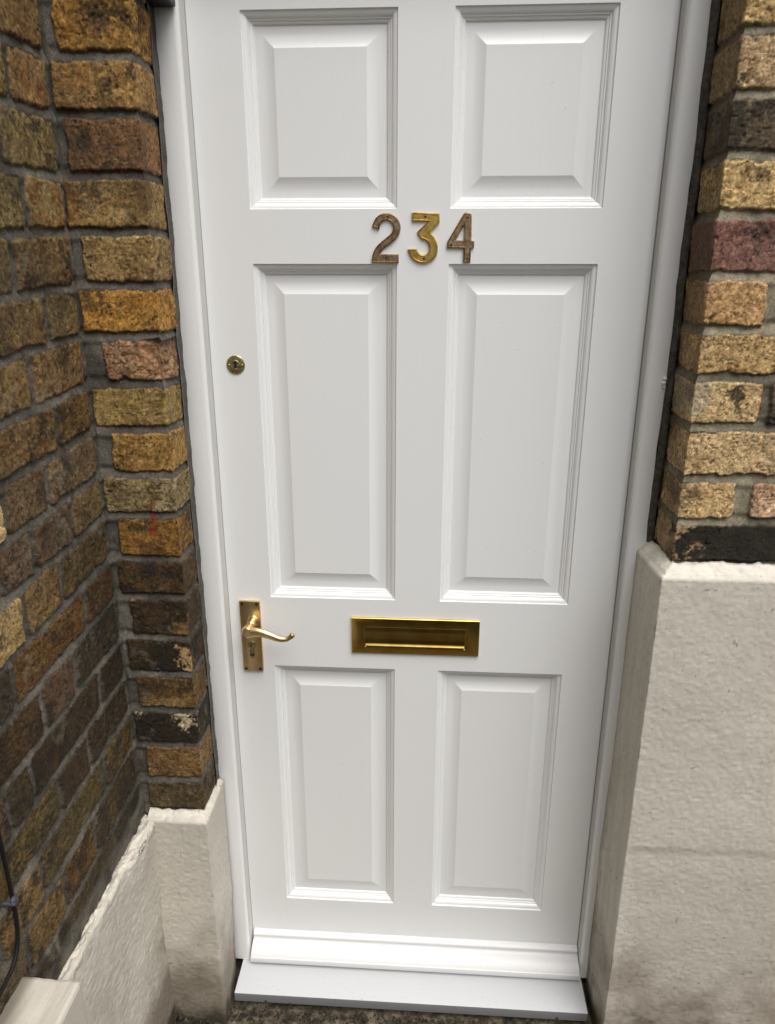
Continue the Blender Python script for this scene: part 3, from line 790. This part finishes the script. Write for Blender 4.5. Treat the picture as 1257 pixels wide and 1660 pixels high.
n2 = numeral('house_number', refine(two), None, M_AGED, [(-.0595,1.7063),(-.0622,1.6418)]); n2['label'] = 'brown tarnished numeral 2'
n3 = numeral('house_number', refine(three), None, M_GOLD, [(.0025,1.7062),(.0013,1.6408)]); n3['label'] = 'yellow brass numeral 3'
n4 = numeral('house_number', four, hole4, M_AGED, [(.072,1.7045),(.0463,1.6628),(.0739,1.6412)]); n4['label'] = 'brown tarnished numeral 4'

# rim lock keyhole plate
bm = bmesh.new(); kx, kz = -.3309, 1.4625
disc_lathe(bm, kx, kz, [(.0168, 0), (.0168, -.0012), (.0158, -.0022), (.0145, -.0024), (.0085, -.0025), (.0080, -.0032), (.0068, -.0034), (0, -.0034)], 48)
esc = obj('keyhole_plate', bm, M_OLD, door, smooth=30)
bm = bmesh.new(); hp = [(kx+.0036*math.cos(a), kz+.0030+.0036*math.sin(a)) for a in [math.radians(-50+280*i/14) for i in range(15)]]
hp = hp + [(kx-.0023, kz-.0060), (kx+.0023, kz-.0060)]
f = bm.faces.new([bm.verts.new((x, -.0037, z)) for x, z in hp]); r_ = bmesh.ops.extrude_face_region(bm, geom=[f])
for v in [g for g in r_['geom'] if isinstance(g, bmesh.types.BMVert)]: v.co.y = -.003
obj('keyhole', bm, M_DARK, esc)
bm = bmesh.new(); box(bm, kx-.0026, kx+.0026, -.0046, -.003, kz-.0088, kz-.0062, .0006); obj('keyhole_cover', bm, M_SATIN, esc, smooth=40)
for dx in (-.0118, .0118):
    bm = bmesh.new(); disc_lathe(bm, kx+dx, kz-.0005, [(.0023, -.0020), (.0022, -.0031), (.0014, -.0036), (0, -.0037)], 16); obj('screw', bm, M_GOLD, esc, smooth=40)

# letter plate: flat rim, stepped down to a hinged flap
lx0, lx1, lz0, lz1 = -.1306, .1226, .8945, .9723
bm = bmesh.new(); rings = []
lp = [(0, 0, 0), (0, -.0035, 0), (.0012, -.0050, 0), (.0030, -.0054, 0), (.0048, -.0054, 0)]
def ring(l, r, b, t, y): return [bm.verts.new(p) for p in ((lx0+l, y, lz0+b), (lx1-r, y, lz0+b), (lx1-r, y, lz1-t), (lx0+l, y, lz1-t))]
rings = [ring(0,0,0,0,0), ring(0,0,0,0,-.0040), ring(.0007,.0007,.0007,.0007,-.0049), ring(.0018,.0018,.0018,.0018,-.0052), ring(.0265,.0275,.0146,.0175,-.0052), ring(.0270,.0280,.0150,.0180,-.0048), ring(.0274,.0284,.0154,.0184,-.0030)]
for a, b in zip(rings[:-1], rings[1:]):
    for k in range(4): bm.faces.new((a[k], a[(k+1) % 4], b[(k+1) % 4], b[k]))
bm.faces.new(rings[-1])
plate = obj('letter_plate', bm, M_BRASS, door, smooth=25)
bm = bmesh.new()
fx0, fx1, fz0, fz1 = lx0+.0280, lx1-.0290, lz0+.0165, lz1-.0190
# the flap's lower lip rolls forward into a narrow upward-facing ledge
fp = [(fz1, -.0024), (fz1-.0004, -.0040), (fz1-.0014, -.0044), (fz1-.012, -.0041), (fz0+.016, -.0040), (fz0+.0075, -.0044), (fz0+.0050, -.0052), (fz0+.0032, -.0066), (fz0+.0018, -.0076), (fz0+.0006, -.0076), (fz0, -.0066), (fz0, -.0024)]
ra = [bm.verts.new((fx0, y, z)) for z, y in fp]; rb_ = [bm.verts.new((fx1, y, z)) for z, y in fp]
for k in range(len(fp)): bm.faces.new((ra[k], ra[(k+1) % len(fp)], rb_[(k+1) % len(fp)], rb_[k]))
bm.faces.new(ra); bm.faces.new(list(reversed(rb_)))
obj('letter_flap', bm, M_BRASS, plate, smooth=50)

# lever handle on its back plate
hx0, hx1, hz0, hz1 = -.3532, -.3118, .8465, 1.0030
bm = bmesh.new(); box(bm, hx0, hx1, -.0075, 0, hz0, hz1, .0016, 2)
hpl = obj('handle_plate', bm, M_SATIN, door, smooth=30)
for (x, z) in ((hx0+.006, hz1-.006), (hx1-.006, hz1-.006), (hx0+.006, hz0+.006), (hx1-.006, hz0+.006)):
    bm = bmesh.new(); disc_lathe(bm, x, z, [(.0030, -.0070), (.0030, -.0079), (.0022, -.0081), (.0008, -.0076), (0, -.0076)], 16); obj('screw', bm, M_SCREW, hpl, smooth=40)
sx, sz = -.3265, .9610
bm = bmesh.new()
disc_lathe(bm, sx, sz, [(.0112, -.007), (.0112, -.0095), (.0100, -.0108), (.0078, -.0115), (.0072, -.016), (.0066, -.024), (.0086, -.0262), (.0086, -.0285), (.0068, -.0305), (.0072, -.038), (.0098, -.044), (.0112, -.050), (.0108, -.056), (.0085, -.0595), (0, -.0605)], 32)
lever = obj('lever_neck', bm, M_SATIN, hpl, smooth=35)
pth = catmull([(-.3300, -.0520, .9570), (-.3180, -.0530, .9590), (-.3000, -.0545, .9590), (-.2800, -.0550, .9530), (-.2650, -.0550, .9475), (-.2520, -.0545, .9470), (-.2430, -.0535, .9515), (-.2385, -.0520, .9580)], 6)
n = len(pth); fl = []
for i in range(n):
    t = i/(n-1); hgt = .0078*(1-t)**1.6 + .0040 + .0016*math.exp(-((t-.93)/.07)**2); th = .0045*(1-t) + .0032
    if t > .97: hgt *= .8; th *= .8
    fl.append((th, hgt))
bm = bmesh.new(); tube(bm, pth, None, n=16, flat=fl); obj('lever', bm, M_SATIN, hpl, smooth=45)
bm = bmesh.new(); cx_, cz_ = -.3325, .9065
disc_lathe(bm, cx_, cz_, [(.0086, -.0070), (.0086, -.0088), (.0078, -.0092), (.0070, -.0090), (0, -.0090)], 28)
box(bm, cx_-.0050, cx_+.0050, -.0089, -.0070, cz_-.0245, cz_-.006, .0008)
disc_lathe(bm, cx_, cz_-.0245, [(.0050, -.0070), (.0050, -.0089), (0, -.0089)], 20)
cyl = obj('lock_cylinder', bm, M_OLD, hpl, smooth=35)
bm = bmesh.new(); box(bm, cx_-.0007, cx_+.0007, -.0094, -.0085, cz_-.0035, cz_+.0035); obj('key_slot', bm, M_DARK, cyl)

# ---------------------------------------------------------------- sill
bm = bmesh.new()
pr = [(.06, .0985), (-.025, .0975), (-.1125, .0945), (-.1152, .0932), (-.1164, .0905), (-.1160, .0715), (-.114, .0700), (.06, .0700)]
sweep_x(bm, pr, -.3925, .3845, 1)
sill = obj('threshold', bm, M_SILL, None, smooth=40)
M_EDGE = paint('sill_edge_grey', (0.17, 0.17, 0.175), 0.6, brush=(0.12, 1, 1), bump=0.5, speck=.72); sill.data.materials.append(M_EDGE)   # front edge and underside get a darker grey than the top
for p in sill.data.polygons:
    if p.center.y < -.1155 or (p.center.z < .0715 and p.normal.z < -.5): p.material_index = 1

tag(sill, 'grey white painted timber threshold sill under the door', 'sill')

# ---------------------------------------------------------------- black box at the head of the left jamb
bm = bmesh.new(); box(bm, -.440, -.3775, -.1275, -.0360, 1.997, 2.108, .003); blk2 = obj('black_bracket', bm, M_BLACK, None, smooth=40)
tag(blk2, 'glossy black painted bracket end at the top of the left jamb, against the brick pier', 'bracket')

# ---------------------------------------------------------------- cable
cab = empty('black_cable', (-.5285, -.56, .82))
tag(cab, 'thin black cable clipped to the left brick wall, hanging down to the lower left', 'cable')
bm = bmesh.new()
tube(bm, catmull([(-.5275, -.560, 1.45), (-.527, -.5615, 1.15), (-.5275, -.561, .95), (-.528, -.5600, .90), (-.5285, -.5585, .853), (-.5285, -.5590, .815), (-.528, -.5600, .785), (-.527, -.567, .757), (-.526, -.581, .738), (-.5255, -.600, .730), (-.525, -.640, .726), (-.525, -.72, .724)], 8), .0030, n=10)
obj('cable_run', bm, M_CABLE, cab, smooth=60)
bm = bmesh.new(); 
r_ = bmesh.ops.create_icosphere(bm, subdivisions=3, radius=.0072, matrix=Matrix.Translation((-.5255, -.5610, .8185)) @ Matrix.Scale(.7, 4, (1, 0, 0)))
tube(bm, [(-.540, -.566, .818), (-.5235, -.566, .818), (-.5205, -.566, .818)], [.003, .003, .0022], n=10)
obj('cable_clip', bm, M_CLIP, cab, smooth=60)

# ---------------------------------------------------------------- ground
bm = bmesh.new(); G = 60
vs = [bm.verts.new(p) for p in ((-60, -60, .0), (60, -60, .0), (60, 20, .0), (-60, 20, .0))]; bm.faces.new(vs)
g = obj('pavement', bm, M_GROUND); tag(g, kind='structure')
# rough step in front of the sill
xs = np.linspace(-.52, .42, 320); ys = np.linspace(-.55, .05, 200); X, Y = np.meshgrid(xs, ys)
Z = .050 + fbm(X, Y, .06, 700, 5)*.004 + fbm(X, Y, .012, 701, 3)*.0018
Z = Z + .020*np.exp(-((X+.515)/.03)**2)*(1+fbm(X, Y, .02, 703, 4)) + .012*np.exp(-((Y+.165)/.02)**2)*(X < -.40)*(1+fbm(X, Y, .02, 704, 4))
Z = np.where(Y < -.545, .0, Z)
stp = grid_mesh('door_step', np.dstack([X, Y, Z]), None, M_GROUND); tag(stp, kind='structure')
# crumbs of moss and dirt in the angle at the foot of the left plinth
bm = bmesh.new(); rr = random.Random(3)
for i in range(1100):
    if i > 420: x = rr.uniform(-.40, .40); y = -.118 - abs(rr.gauss(0, .03))
    elif rr.random() < .6: x = rr.uniform(-.505, -.41); y = -.168 - abs(rr.gauss(0, .014))
    else: x = -.506 + abs(rr.gauss(0, .012)); y = rr.uniform(-.30, -.165)
    z = .052 + max(0, rr.gauss(.010, .014))*(1 if x < -.47 else .6); r = rr.uniform(.002, .0055)*(.6 if i > 420 else 1)
    q = bmesh.ops.create_icosphere(bm, subdivisions=1, radius=r, matrix=Matrix.Translation((x, y, z)) @ Matrix.Rotation(rr.uniform(0, 6), 4, 'Z'))
    for v in q['verts']: v.co += Vector((rr.uniform(-1, 1), rr.uniform(-1, 1), rr.uniform(-1, 1)))*r*.35
mo = obj('moss', bm, M_MOSS, None, smooth=60); tag(mo, 'dark moss and grit gathered along the foot of the sill and left plinth', 'moss', kind='stuff')
